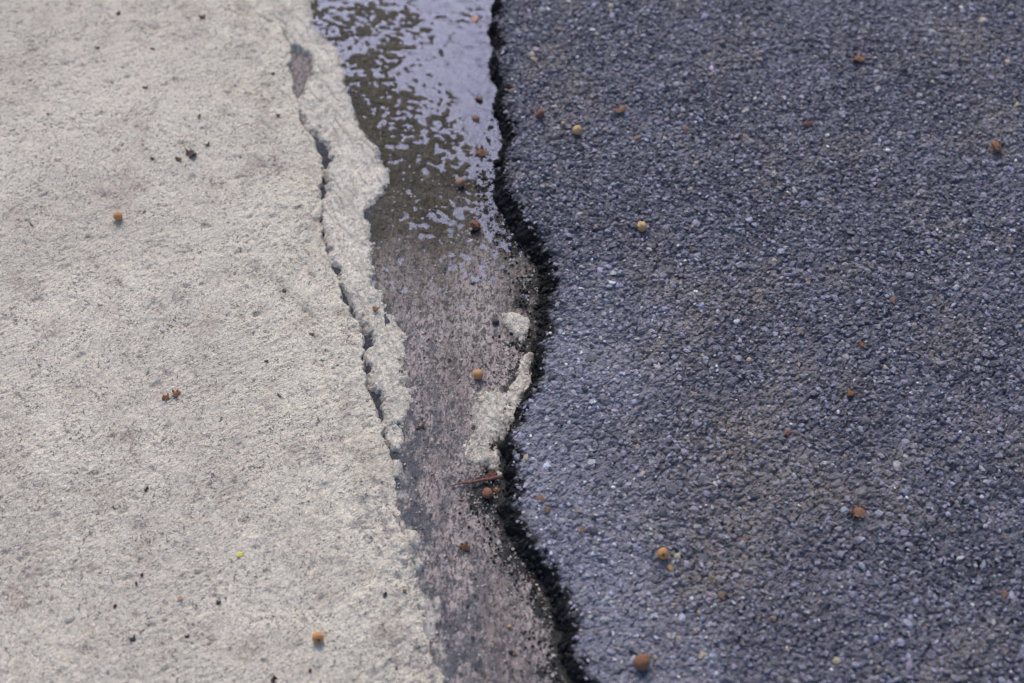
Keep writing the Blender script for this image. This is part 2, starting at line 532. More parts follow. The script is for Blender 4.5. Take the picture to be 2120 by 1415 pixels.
V = np.stack([X2, Y2, Zs], -1).reshape(-1, 3)
F = grid_faces(len(YS), len(T))
slab = link('pavement', mesh_np('pavement', V, F[:, ::-1], MAT['concrete'], {'edge': edge_a.ravel(), 'stain': stain_s.ravel(), 'spot': spot.ravel()}), None,
            'pale grey pitted concrete pavement slab filling the left of the picture', 'pavement', kind='structure')

# gutter between slab and road
U = np.linspace(0, 1, 180)
Y2, U2 = np.meshgrid(YS, U, indexing='ij')
gl_, gr_ = sample(L_SLAB, Y2) - 0.02, sample(L_ROAD, Y2) + 0.012
X2 = gl_ + (gr_ - gl_) * U2
SPY = np.broadcast_to(YSP[:, None], Y2.shape)
ATT = 1.0 / (1.0 + (SPY / 0.004) ** 2)
Zg = gutter_z(X2, Y2, ATT)
sA = (X2 - mort_edge(Y2))
wet = np.clip(sstep(-0.04, 0.19, Y2 + 0.05 * fbm(X2, Y2, 0.05, 3, 81)) * 0.92 + 0.08, 0, 1)
wet = np.clip(np.maximum(wet * np.where(sA < 0, 1 - 0.7 * sstep(0.2, 0.26, Y2), 1), sstep(0.0, -0.012, sA) * 0.7 * sstep(0.26, 0.2, Y2)), 0, 1)
stain = sstep(0.050, 0.004, sA) * (0.35 + 0.65 * sstep(0.06, -0.12, Y2)) * sstep(0.2, 0.1, Y2) + 0.30 * sstep(-0.03, -0.10, Y2)
crack = sstep(0.004, -0.004, sA) * sstep(-0.16, -0.12, Y2) * (1 - 0.80 * sstep(0.22, 0.27, Y2))
tarA = sstep(0.034, 0.008, sample(L_ROAD, Y2) - X2 + 0.012 * fbm(X2, Y2, 0.03, 3, 84))
V = np.stack([X2, Y2, Zg], -1).reshape(-1, 3)
F = grid_faces(len(YS), len(U))
gutter = link('gutter', mesh_np('gutter', V, F, MAT['gutter'],
              {'wet': wet.ravel(), 'stain': np.clip(stain, 0, 1).ravel(), 'tar': tarA.ravel(), 'crack': crack.ravel(), 'smear': (0.6 * sstep(0.016, 0.0, sA) * sstep(-0.06, -0.13, Y2)).ravel()}), None,
              'dark grainy wet concrete gutter strip between pale slab and asphalt', 'gutter', kind='structure')

# puddle lying in the low end of the gutter
yw = graded(0.02, 0.49, 0.004, 0.02, 6, 1.3)
uw = np.linspace(0, 1, 60)
Y2, U2 = np.meshgrid(yw, uw, indexing='ij')
gl_, gr_ = mort_edge(Y2) - 0.012, sample(L_ROAD, Y2) + 0.004
X2 = gl_ + (gr_ - gl_) * U2
V = np.stack([X2, Y2, np.full_like(X2, Z_WATER) + 0.00006 * fbm(X2, Y2, 0.02, 2, 91)], -1).reshape(-1, 3)
water = link('water', mesh_np('water', V, grid_faces(len(yw), len(uw)), MAT['water']), None,
             'shallow puddle mirroring the pale sky at the far end of the gutter', 'puddle', kind='structure')

# asphalt: a crumbling sloped face, then the rolled surface
wt = 1.35 * np.array([-0.0085, -0.0080, -0.0074, -0.0066, -0.0056, -0.0050, -0.0046, -0.0040, -0.0036, -0.0032, -0.0027, -0.0022, -0.0016, -0.0010, -0.0004])
wz = np.array([-0.0270, -0.0240, -0.0215, -0.0190, -0.0165, -0.0148, -0.0132, -0.0116, -0.0100, -0.0084, -0.0068, -0.0052, -0.0036, -0.0022, -0.0010])
TR = graded(0.0004, 0.50, 0.0013, 0.0004, 30)
T = np.concatenate([wt, TR])
nw = len(wt)
Y2, T2 = np.meshgrid(YS, T, indexing='ij')
SPY, SPT = np.meshgrid(YSP, spacing(T), indexing='ij')
ATT = 1.0 / (1.0 + (np.maximum(SPY, SPT) / 0.010) ** 2)
def wall_run(y):
    return np.clip(0.88 - 0.3 * sstep(0.24, 0.34, y) + 1.2 * np.exp(-((y - 0.09) / 0.075) ** 2) + 0.8 * np.exp(-((y + 0.19) / 0.05) ** 2) - 0.55 * np.exp(-((y + 0.075) / 0.04) ** 2) + 0.75 * fbm(y, y * 0 + 2.2, 0.045, 3, 98), 0.35, 2.9)
X2 = road_edge(Y2) + np.where(T2 < 0, T2 / 1.35 * wall_run(Y2), T2)
Zr = road_z(X2, Y2, ATT)
Zr[:, :nw] = road_z(road_edge(Y2[:, :nw]), Y2[:, :nw], ATT[:, :nw]) + wz[None, :]
e_low = sample(L_ROAD, Y2[:, :nw]) + 0.0034 * fbm(Y2[:, :nw], Y2[:, :nw] * 0 + 8.1, 0.020, 2, 9, 0.68)
X2[:, :nw] += (e_low - road_edge(Y2[:, :nw])) * sstep(0, 0.2, np.linspace(1, 0, nw))[None, :]
wv = np.linspace(0, 0.03, nw)[None, :] + Y2[:, :nw] * 0
k = sstep(0, 0.25, np.linspace(1, 0, nw))[None, :]
X2[:, :nw] += (0.0042 * fbm(Y2[:, :nw], wv, 0.013, 3, 95, 0.5) - 0.003 * k * fbm(Y2[:, :nw], wv * 0, 0.03, 2, 97)) * k
tar = sstep(0.0110, 0.0020, T2 + 0.0070 * fbm(X2, Y2, 0.012, 4, 96, 0.65))
tar[:, :nw] = 1.0
V = np.stack([X2, Y2, Zr], -1).reshape(-1, 3)
F = grid_faces(len(YS), len(T))
worn = worn_mask(X2, Y2)
road = link('road', mesh_np('road', V, F, MAT['road'], {'tar': tar.ravel(), 'worn': worn.ravel(), 'dust': dust_mask(X2, Y2).ravel()}, smooth=False), None,
            'rough blue-grey asphalt road with a ragged black edge filling the right', 'road', kind='structure')

# ------------------------------------------------------------------ aggregate in the asphalt
PHI = (1 + 5 ** 0.5) / 2
ICO_V = np.array([(-1, PHI, 0), (1, PHI, 0), (-1, -PHI, 0), (1, -PHI, 0), (0, -1, PHI), (0, 1, PHI), (0, -1, -PHI), (0, 1, -PHI),
                  (PHI, 0, -1), (PHI, 0, 1), (-PHI, 0, -1), (-PHI, 0, 1)]) / math.hypot(1, PHI)
ICO_F = np.array([(0, 11, 5), (0, 5, 1), (0, 1, 7), (0, 7, 10), (0, 10, 11), (1, 5, 9), (5, 11, 4), (11, 10, 2), (10, 7, 6), (7, 1, 8),
                  (3, 9, 4), (3, 4, 2), (3, 2, 6), (3, 6, 8), (3, 8, 9), (4, 9, 5), (2, 4, 11), (6, 2, 10), (8, 6, 7), (9, 8, 1)])

def stones(P, size, flat, tilt, tint, rng, jit=0.24):
    """many little angular stones as one vertex and face list; P (n,3), size (n,)"""
    n = len(P)
    v = ICO_V[None] * (1 + jit * rng.standard_normal((n, 12, 1)).clip(-2, 2))
    v = v * np.stack([np.ones(n), rng.uniform(0.6, 1.0, n), np.ones(n) * flat], -1)[:, None, :]
    v[..., 2] = np.minimum(v[..., 2], flat * 0.74)                    # worn flat on top
    v = v * (size / 2)[:, None, None]
    a = rng.uniform(0, 2 * math.pi, n)
    tx, ty = rng.normal(0, tilt, n), rng.normal(0, tilt, n)
    ca, sa = np.cos(a), np.sin(a)
    x = v[..., 0] * ca[:, None] - v[..., 1] * sa[:, None]
    y = v[..., 0] * sa[:, None] + v[..., 1] * ca[:, None]
    z = v[..., 2] + x * tx[:, None] + y * ty[:, None]
    v = np.stack([x, y, z], -1) + P[:, None, :]
    f = ICO_F[None] + (np.arange(n) * 12)[:, None, None]
    return v.reshape(-1, 3), f.reshape(-1, 3), np.repeat(tint, 12, 0)

def stone_tint(n, rng):
    base = np.array([0.172, 0.163, 0.215])[None] * np.exp(rng.normal(0, 0.28, (n, 1)))
    base = base * (1 + rng.normal(0, 0.05, (n, 3)))
    r = rng.random(n)
    base = np.where((r < 0.03)[:, None], np.array([0.19, 0.135, 0.11])[None] * np.exp(rng.normal(0, 0.3, (n, 1))), base)
    base = np.where(((r > 0.05) & (r < 0.07))[:, None], np.array([0.36, 0.35, 0.35])[None] * np.exp(rng.normal(0, 0.25, (n, 1))), base)
    base = np.where(((r > 0.075) & (r < 0.17))[:, None], np.array([0.035, 0.037, 0.05])[None], base)
    return base.clip(0.012, 0.7)

def jitter_points(cell, x0, x1, y0, y1, rng):
    gx, gy = np.meshgrid(np.arange(x0, x1, cell), np.arange(y0, y1, cell))
    p = np.stack([gx.ravel(), gy.ravel()], -1) + rng.uniform(-0.55, 0.55, (gx.size, 2)) * cell
    return p

def on_road(p, lo=0.0015):
    return p[p[:, 0] - road_edge(p[:, 1]) > lo]

parts_v, parts_f, parts_c, off = [], [], [], 0
def add_stones(p, size, sink, flat=0.55, tilt=0.16, tint=None, jit=0.24):
    global off
    z = road_z(p[:, 0], p[:, 1]) - sink * size
    t = stone_tint(len(p), RNG) if tint is None else tint
    v, f, c = stones(np.column_stack([p, z]), size, flat, tilt, t, RNG, jit)
    parts_v.append(v)
    parts_f.append(f + off)
    parts_c.append(c)
    off += len(v)

p = on_road(jitter_points(0.0044, -0.06, 0.62, -0.37, 0.52, RNG), 0.002)
w = worn_mask(p[:, 0], p[:, 1])
keep = RNG.random(len(p)) < 0.80
p, w = p[keep], w[keep]
sz = np.exp(RNG.normal(math.log(0.0038), 0.30, len(p))).clip(0.0024, 0.0080) * (1 - 0.12 * w)
big_sz = np.sort(sz)[-250]
dust = dust_mask(p[:, 0], p[:, 1])[:, None] * RNG.uniform(0.25, 1, (len(p), 1))
tn0 = stone_tint(len(p), RNG)
tn0 = tn0 * (1 - 0.55 * dust) + np.array([0.25, 0.205, 0.178])[None] * 0.55 * dust
tn0 = tn0 * (1 + 0.70 * w[:, None])
te_ = p[:, 0] - road_edge(p[:, 1]) + 0.007 * fbm(p[:, 0], p[:, 1], 0.02, 3, 69)
tn0 = tn0 * (1 - 0.88 * sstep(0.013, 0.003, te_) * RNG.uniform(0.6, 1, len(p)))[:, None]
add_stones(p, sz, 0.10 + 0.03 * w, 0.55, 0.16, tn0)
p = on_road(jitter_points(0.0058, -0.06, 0.60, -0.36, 0.52, RNG), 0.0008)
add_stones(p, np.exp(RNG.normal(math.log(0.0026), 0.28, len(p))), 0.02, 0.7, 0.3)
p = on_road(jitter_points(0.0068, -0.2, 1.05, -0.60, 0.95, RNG), 0.004)
p = p[(p[:, 0] > 0.615) | (p[:, 1] < -0.365) | (p[:, 1] > 0.515)]
add_stones(p, np.exp(RNG.normal(math.log(0.0068), 0.25, len(p))), 0.04, 0.6, 0.2)
# pale and quartz grit scattered over the worn part and along the edge
p = on_road(jitter_points(0.0105, -0.06, 0.60, -0.36, 0.52, RNG), 0.003)
p = p[RNG.random(len(p)) < 0.20 + 0.75 * worn_mask(p[:, 0], p[:, 1])]
gt = np.array([0.50, 0.48, 0.47])[None] * np.exp(RNG.normal(-0.15, 0.35, (len(p), 1)))
add_stones(p, RNG.uniform(0.0014, 0.0029, len(p)), -0.15, 0.75, 0.3, gt.clip(0, 0.75))
agg = link('aggregate', mesh_np('aggregate', np.concatenate(parts_v), np.concatenate(parts_f), MAT['stone'],
           {'tint': np.concatenate(parts_c)}, smooth=False), road, kind='stuff')

# bitumen-coated crumbs on the broken face
ne = 4000
ye = RNG.uniform(-0.36, 0.54, ne)
te = RNG.uniform(0, 1, ne) ** 0.8
xe = road_edge(ye) - 0.0085 * wall_run(ye) * te + RNG.normal(0, 0.0012, ne) + 0.0008
ze = road_z(road_edge(ye), ye) - 0.0015 - 0.019 * te + RNG.normal(0, 0.001, ne)
tt = np.array([0.010, 0.0095, 0.011])[None] * np.exp(RNG.normal(0, 0.35, (ne, 1)))
nl_ = 420
yl = RNG.uniform(-0.36, 0.20, nl_)
xl = road_edge(yl) - 0.0085 * wall_run(yl) - np.abs(RNG.normal(0, 0.009, nl_))
xe[:nl_], ye[:nl_], ze[:nl_] = xl, yl, gutter_z(xl, yl) + 0.0004
v, f, c = stones(np.column_stack([xe, ye, ze]), np.where(np.arange(ne) < nl_, RNG.uniform(0.0010, 0.0030, ne), RNG.uniform(0.0020, 0.0058, ne)), 0.8, 0.4, tt, RNG)
MT = Mat('bitumen', 0.75, 0.2)
MT.set('Base Color', MT.attr('tint', 'Color'))
MT.bump([(MT.noise(700, 3), 0.0012)], 0.8)
link('crumbs', mesh_np('crumbs', v, f, MT.m, {'tint': c}, smooth=False), road, kind='stuff')

# sand and grit lying in the gutter
ng = 5200
yg = RNG.uniform(-0.36, 0.52, ng)
ug = RNG.random(ng)
ug = np.where(RNG.random(ng) < 0.45, 1 - 0.35 * ug ** 2, ug)
xg = sample(L_MORT, yg) - 0.004 + ug * (sample(L_ROAD, yg) - 0.006 - sample(L_MORT, yg))
gs = np.exp(RNG.normal(math.log(0.0013), 0.35, ng)).clip(0.0006, 0.0034)
zg = gutter_z(xg, yg) + 0.12 * gs
sel = (zg > Z_WATER - 0.0006) & (RNG.random(ng) < sstep(0.30, 0.10, yg))
r = RNG.random(ng)[:, None]
gt = np.where(r < 0.35, np.array([[0.42, 0.38, 0.35]]), np.where(r < 0.6, np.array([[0.05, 0.045, 0.05]]), np.where(r < 0.72, np.array([[0.20, 0.09, 0.06]]), np.array([[0.22, 0.19, 0.18]]))))
v, f, c = stones(np.column_stack([xg, yg, zg])[sel], gs[sel], 0.75, 0.3, gt[sel], RNG)
link('grit', mesh_np('grit', v, f, MAT['stone'], {'tint': c}, smooth=False), gutter, kind='stuff')

# the stones that can be picked out one by one
PICK = {'dark': (0.050, 0.053, 0.072), 'grey': (0.14, 0.14, 0.16), 'pale': (0.50, 0.48, 0.46), 'cream': (0.50, 0.41, 0.29),
        'rust': (0.20, 0.11, 0.07)}
pick_me = {}
for kname, tint in PICK.items():
    for j in range(5):
        v, f, c = stones(np.zeros((1, 3)), np.ones(1), 0.62, 0.08, np.array([tint]) * RNG.uniform(0.8, 1.2), RNG, 0.2)
        pick_me.setdefault(kname, []).append(mesh_np('stone', v, f, MAT['stone'], {'tint': c}, smooth=False))

def put_stone(x, y, size, kname, sink=0.08):
    o = link('stone', random.choice(pick_me[kname]), road)
    z = float(road_z(np.array([x]), np.array([y]))[0])
    o.location = (x, y, z - sink * size + 0.0004)
    o.scale = (size, size, size)
    o.rotation_euler = (random.uniform(-.15, .15), random.uniform(-.15, .15), random.uniform(0, 6.28))

FIXED = [(1457, 943, 13, 'pale'), (1344, 518, 14, 'pale'), (1360, 758, 20, 'pale'), (1123, 388, 11, 'pale'), (1270, 325, 9, 'pale'),
         (1203, 550, 11, 'pale'), (1925, 520, 13, 'cream'), (1330, 508, 10, 'pale'), (1320, 702, 14, 'pale'), (1410, 585, 10, 'cream'),
         (1327, 880, 10, 'pale'), (1612, 862, 14, 'pale'), (1645, 390, 11, 'pale'), (2065, 375, 12, 'pale'), (1955, 390, 10, 'pale'),
         (1820, 300, 9, 'pale'), (1700, 255, 10, 'pale'), (1435, 345, 9, 'cream'), (1602, 357, 12, 'cream'), (1590, 391, 12, 'cream'),
         (1612, 382, 12, 'rust'), (1582, 447, 22, 'dark'), (1540, 550, 20, 'grey'), (1518, 590, 18, 'dark'), (1320, 552, 16, 'dark'),
         (1545, 610, 15, 'grey'), (1683, 703, 22, 'dark'), (1697, 662, 18, 'dark'), (1612, 1110, 26, 'dark'), (1560, 1026, 26, 'dark'),
         (1580, 1045, 20, 'grey'), (1783, 1115, 12, 'pale'), (1827, 1162, 13, 'pale'), (1870, 1260, 12, 'pale'), (1880, 1307, 11, 'pale'),
         (1850, 1330, 13, 'pale'), (1735, 1368, 22, 'cream'), (1455, 1355, 26, 'cream'), (1385, 1315, 16, 'pale'), (1405, 1318, 14, 'cream'),
         (1495, 1232, 18, 'rust'), (1448, 1265, 12, 'cream'), (1338, 1066, 15, 'rust'), (1540, 983, 13, 'rust'), (1645, 983, 12, 'pale'),
         (1475, 1050, 11, 'pale'), (1370, 1062, 26, 'grey'), (1258, 1235, 14, 'pale'), (1255, 1280, 16, 'pale'), (1293, 1028, 12, 'pale'),
         (1082, 872, 18, 'grey'), (1245, 700, 11, 'pale'), (1375, 285, 12, 'cream'), (2005, 1000, 12, 'pale'), (1990, 965, 11, 'pale'),
         (1835, 760, 16, 'cream'), (1920, 775, 14, 'cream'), (1745, 705, 10, 'cream'), (1790, 783, 12, 'pale'), (1810, 790, 12, 'pale'),
         (1455, 735, 10, 'cream'), (1553, 740, 14, 'cream'), (1523, 735, 9, 'cream'), (1250, 885, 9, 'pale'), (1230, 770, 9, 'pale'),
         (1990, 490, 12, 'grey'), (2035, 40, 22, 'cream'), (1690, 115, 14, 'pale'), (1928, 65, 14, 'pale'), (1930, 170, 12, 'cream'),
         (1140, 110, 16, 'grey'), (1160, 62, 12, 'rust'), (1205, 210, 12, 'grey'), (1060, 185, 14, 'rust'), (1135, 415, 18, 'grey')]
for u, v_, s, kname in FIXED:
    x, y = px(u, v_, Z_ROAD)
    put_stone(x, y, s * mm_per_px(v_), kname)
cnt = len(FIXED)
while cnt < 290:
    u, v_ = random.uniform(1080, 2115), random.uniform(5, 1410)
    x, y = px(u, v_, Z_ROAD)
    if x - float(road_edge(np.array([y]))[0]) < 0.006:
        continue
    r = random.random()
    put_stone(x, y, random.uniform(0.0055, 0.0082), 'dark' if r < 0.45 else 'grey' if r < 0.88 else 'rust' if r < 0.95 else 'cream', 0.14)
    cnt += 1

# ------------------------------------------------------------------ cement skim left along the slab and beside the road
def poly_sdf(x, y, poly):
    d = np.full(x.shape, 1e9)
    inside = np.zeros(x.shape, bool)
    n = len(poly)
    for i in range(n):
        ax, ay = poly[i]
        bx, by = poly[(i + 1) % n]
        ex, ey = bx - ax, by - ay
        t = np.clip(((x - ax) * ex + (y - ay) * ey) / (ex * ex + ey * ey + 1e-12), 0, 1)
        d = np.minimum(d, np.hypot(x - ax - t * ex, y - ay - t * ey))
        c = ((ay > y) != (by > y)) & (x < (bx - ax) * (y - ay) / (by - ay + 1e-15) + ax)
        inside ^= c
    return np.where(inside, d, -d)

def skim(poly_px, thick, label, seed, rag=0.0022, step=0.0011, soft=0.004, dirt_amt=0.35, bias=0.0004):
    poly = [px(u, v_, Z_GUT + 0.002) for u, v_ in poly_px]
    a = np.array(poly)
    xs = np.arange(a[:, 0].min() - 0.006, a[:, 0].max() + 0.006, step)
    ys = np.arange(a[:, 1].min() - 0.006, a[:, 1].max() + 0.006, step)
    Xg, Yg = np.meshgrid(xs, ys)
    d = poly_sdf(Xg, Yg, poly) + bias + rag * fbm(Xg, Yg, 0.014, 5, seed, 0.70)
    h = -0.0030 + (0.0030 + thick) * sstep(-0.0030, soft, d)
    dirt = sstep(soft * 2.2, 0.0, d)
    hump = fbm(Xg, Yg, 0.017, 3, seed + 9, 0.55)
    h = h + np.where(d > 0, 1, 0.4) * (0.0006 * hump + 0.0004 * fbm(Xg, Yg, 0.0045, 2, seed + 12))
    tn = fbm(Xg + 0.3 * Yg, Yg * 0.45, 0.024, 3, seed + 15) * 2.6
    h = h + min(0.0010, thick * 0.4) * (np.floor(tn) + sstep(0.72, 1.0, tn - np.floor(tn)) + 0.5) * sstep(0.001, 0.006, d)
    rid = np.abs(perlin((Xg + 0.45 * Yg) * 120, (Yg - 0.45 * Xg) * 22, seed + 3))
    h = h - 0.0011 * sstep(0.16, 0.0, rid) * (d > 0.003)
    Zp = gutter_z(Xg, Yg) * 0.35 + (Z_GUT + 0.0008) * 0.65 + h
    n, m = Xg.shape
    F = grid_faces(n, m)
    keep = (d.ravel()[F] > -0.0042).any(1)
    F = F[keep]
    used = np.unique(F)
    remap = np.full(n * m, -1)
    remap[used] = np.arange(len(used))
    V = np.stack([Xg, Yg, Zp], -1).reshape(-1, 3)[used]
    return link('mortar_patch', mesh_np('mortar_patch', V, remap[F], MAT['mortar'], {'dirt': (dirt_amt * dirt.ravel())[used]}), None, label, 'mortar')

P1 = [(430, -330), (548, -70), (566, 20), (586, 60), (600, 96), (640, 108), (646, 140), (634, 180), (616, 210), (624, 235), (640, 262), (668, 282),
      (692, 302), (682, 328), (672, 350), (678, 388), (668, 425), (666, 462), (674, 500), (696, 545), (708, 590), (732, 640), (758, 672),
      (770, 700), (770, 720), (760, 742), (766, 780), (772, 803), (790, 825), (797, 850), (796, 878), (838, 882), (840, 862), (852, 820),
      (836, 760), (839, 690), (800, 640), (790, 608), (770, 580), (770, 500), (757, 440), (772, 415), (795, 398), (806, 375), (795, 340),
      (782, 305), (762, 285), (745, 262), (725, 215), (716, 180), (705, 130), (690, 92), (652, 60), (643, 20), (640, -70), (560, -330)]
skim(P1, 0.0019, 'long ragged pale cement strip running beside the crack along the pavement edge', 201, 0.0034, 0.0010, 0.0050, 0.30, 0.0019)
skim([(800, 890), (818, 882), (832, 890), (836, 915), (828, 937), (812, 934), (802, 915)], 0.0030,
     'small oval cement flake just below the end of the long strip', 211, 0.0012, 0.0008, 0.0025)
skim([(814, 953), (828, 953), (833, 975), (828, 992), (815, 988)], 0.0026,
     'tiny pale cement flake touching the slab edge below the oval flake', 221, 0.0010, 0.0007, 0.002)
skim([(1040, 648), (1070, 646), (1094, 658), (1098, 685), (1082, 706), (1066, 697), (1048, 676)], 0.0022,
     'bright cream cement lump beside the black pebble at the road edge', 231, 0.0016, 0.0008, 0.003)
skim([(1078, 742), (1100, 735), (1110, 760), (1108, 790), (1090, 822), (1078, 852), (1058, 890), (1048, 906), (1042, 940), (1034, 985),
      (1010, 962), (985, 972), (960, 935), (974, 890), (964, 860), (1000, 812), (1040, 802), (1068, 790), (1066, 765)], 0.0026,
     'large mottled cream cement patch against the black road edge', 241, 0.0034, 0.0010, 0.013, 0.8, 0.0058)
skim([(840, 1092), (862, 1100), (872, 1120), (866, 1142), (846, 1130)], 0.0034,
     'knobbly pale cement lump on the slab corner above the gutter stain', 251, 0.0012, 0.0008, 0.003)
skim([(858, 1158), (872, 1156), (878, 1172), (868, 1184), (858, 1178)], 0.0032,
     'small round white cement knob below the larger knobbly lump', 261, 0.0010, 0.0007, 0.003)

# ------------------------------------------------------------------ fallen berries, husks, leaf bits and pebbles
def surf(region, x, y):
    x, y = np.array([x]), np.array([y])
    if region == 'c':
        return float(slab_z(x, y)[0])
    if region == 'm':
        return Z_GUT + 0.0034
    if region == 'g':
        return float(max(gutter_z(x, y)[0], Z_WATER - 0.0006 if y[0] > 0.2 else -1))
    return float(road_z(x, y)[0]) + 0.0012

def place(region, u, v_):
    z = {'c': Z_SLAB, 'm': Z_GUT + .004, 'g': Z_GUT, 'a': Z_ROAD}[region]
    for _ in range(3):
        x, y = px(u, v_, z)
        z = surf(region, x, y)
    return x, y, z

BERRY = {
    'orange': mat_plain('berry_orange', (0.60, 0.30, 0.105), (0.48, 0.205, 0.065), 0.42, 0.5, 240, 0.0006, (0.17, 0.07, 0.03)),
    'tan': mat_plain('berry_tan', (0.60, 0.39, 0.18), (0.52, 0.29, 0.115), 0.42, 0.5, 240, 0.0006, (0.22, 0.11, 0.05)),
    'red': mat_plain('berry_red_brown', (0.26, 0.090, 0.055), (0.17, 0.06, 0.042), 0.45, 0.5, 260, 0.0010, (0.05, 0.022, 0.02)),
    'brown': mat_plain('berry_brown', (0.36, 0.165, 0.085), (0.25, 0.11, 0.06), 0.55, 0.4, 260, 0.0012, (0.10, 0.045, 0.03)),
    'pink': mat_plain('berry_pinkish', (0.40, 0.225, 0.165), (0.32, 0.165, 0.115), 0.35, 0.5, 220, 0.0008, (0.17, 0.08, 0.06)),
    'wet': mat_plain('berry_soaked', (0.20, 0.105, 0.068), (0.28, 0.155, 0.115), 0.22, 0.5, 240, 0.0012, (0.05, 0.026, 0.018)),
    'cream': mat_plain('berry_cream', (0.52, 0.40, 0.25), (0.45, 0.32, 0.17), 0.5, 0.4, 300, 0.0006),
}
CAL = mat_plain('calyx_dark', (0.045, 0.022, 0.014), (0.085, 0.04, 0.022), 0.7, 0.3, 500, 0.001)

def berry_mesh(seed, wrinkle, squash, mat):
    rng = np.random.default_rng(seed)
    nl, ns = 15, 22
    V = []
    for i in range(nl + 1):
        th = math.pi * i / nl
        for j in range(ns):
            ph = 2 * math.pi * j / ns
            d = np.array([math.sin(th) * math.cos(ph), math.sin(th) * math.sin(ph), math.cos(th)])
            r = 0.5 * (1 + wrinkle * (0.55 * math.sin(3 * ph + seed) * math.sin(th) + 0.5 * math.sin(5 * ph + 2 * th * 3 + seed * 2.1) * math.sin(th)
                + 0.6 * math.sin(2.3 * d[2] * 3 + seed) ) )
            r -= 0.055 * math.exp(-(th / 0.30) ** 2) + 0.03 * math.exp(-((math.pi - th) / 0.35) ** 2)
            V.append(d * r * np.array([1, 1, squash]))
    F = []
    for i in range(nl):
        for j in range(ns):
            F.append((i * ns + j, i * ns + (j + 1) % ns, (i + 1) * ns + (j + 1) % ns, (i + 1) * ns + j))
    return mesh_np('berry', np.array(V), np.array(F)[:, ::-1], mat)

def calyx_mesh():
    V, F = [(0, 0, 0.075)], []
    n = 10
    for j in range(n):
        a = 2 * math.pi * j / n
        r = 0.17 if j % 2 == 0 else 0.085
        V.append((r * math.cos(a), r * math.sin(a), 0.012 if j % 2 else 0.03))
    for j in range(n):
        V.append((V[1 + j][0] * 0.8, V[1 + j][1] * 0.8, -0.05))
    for j in range(n):
        k2 = (j + 1) % n
        F.append((0, 1 + j, 1 + k2))
        F.append((1 + j, 1 + n + j, 1 + k2))
        F.append((1 + k2, 1 + n + j, 1 + n + k2))
    return mesh_np('calyx', np.array(V, float), np.array(F), CAL, smooth=False)
CALYX = calyx_mesh()

def berry(region, u, v_, s, kind, label, wrinkle=0.05, squash=0.92, tip=(0.5, 0.2), sink=0.04, group='fallen berries'):
    x, y, z = place(region, u, v_)
    d = s * mm_per_px(v_) * 1.04
    sd = int(u * 7 + v_) % 997
    o = link('berry', berry_mesh(sd, wrinkle, squash, BERRY[kind]), None, label, 'berry', group)
    rz, rt = tip[0] * math.pi, tip[1] * math.pi
    o.scale = (d, d, d)
    o.rotation_euler = (0, rt, rz)
    o.location = (x, y, z + d * 0.5 * (squash * 0.5 + 0.5) - sink * d)
    # keep the seen centre on the photograph's centre: the centre sits d/2 above the surface
    dz = o.location.z - z
    o.location.y -= dz * math.cos(PITCH) / math.sin(PITCH) * 0.95
    c = link('calyx', CALYX, o)
    c.location = (0, 0, 0.43 * squash)
    return o

def flake_mesh(seed, lx, ly, curl, thick, mat, rough_edge=0.18, n=9):
    """a small bent flake with thickness, unit size"""
    rng = np.random.default_rng(seed)
    rings = 4
    top, F = [], []
    ph0 = rng.uniform(0, 6.28)
    prof = 1 + rough_edge * rng.standard_normal(n * 2)
    m = n * 2
    top.append((0, 0, 0))
    for r in range(1, rings + 1):
        for j in range(m):
            a = 2 * math.pi * j / m
            q = r / rings
            rr = q * (1 + (prof[j] - 1) * q)
            x, y = rr * math.cos(a) * lx / 2, rr * math.sin(a) * ly / 2
            z = curl * (x * x * 1.6 / (lx * lx / 4) * 0.5 - y * y / (ly * ly / 4) * 0.25) + 0.07 * rng.standard_normal() * q * min(lx, ly)
            top.append((x, y, z))
    top = np.array(top)
    bot = top - np.array([0, 0, thick])
    k = len(top)
    for side in (0, 1):
        o = side * k
        for j in range(m):
            t3 = (o, o + 1 + j, o + 1 + (j + 1) % m)
            F.append(t3 if side == 0 else t3[::-1])
        for r in range(rings - 1):
            for j in range(m):
                a, b = o + 1 + r * m + j, o + 1 + r * m + (j + 1) % m
                c, d = a + m, b + m
                if side == 0:
                    F += [(a, c, d), (a, d, b)]
                else:
                    F += [(a, d, c), (a, b, d)]
    e = 1 + (rings - 1) * m
    for j in range(m):
        a, b = e + j, e + (j + 1) % m
        F += [(a, a + k, b + k), (a, b + k, b)]
    return mesh_np('flake', np.vstack([top, bot]), np.array(F), mat, smooth=True)

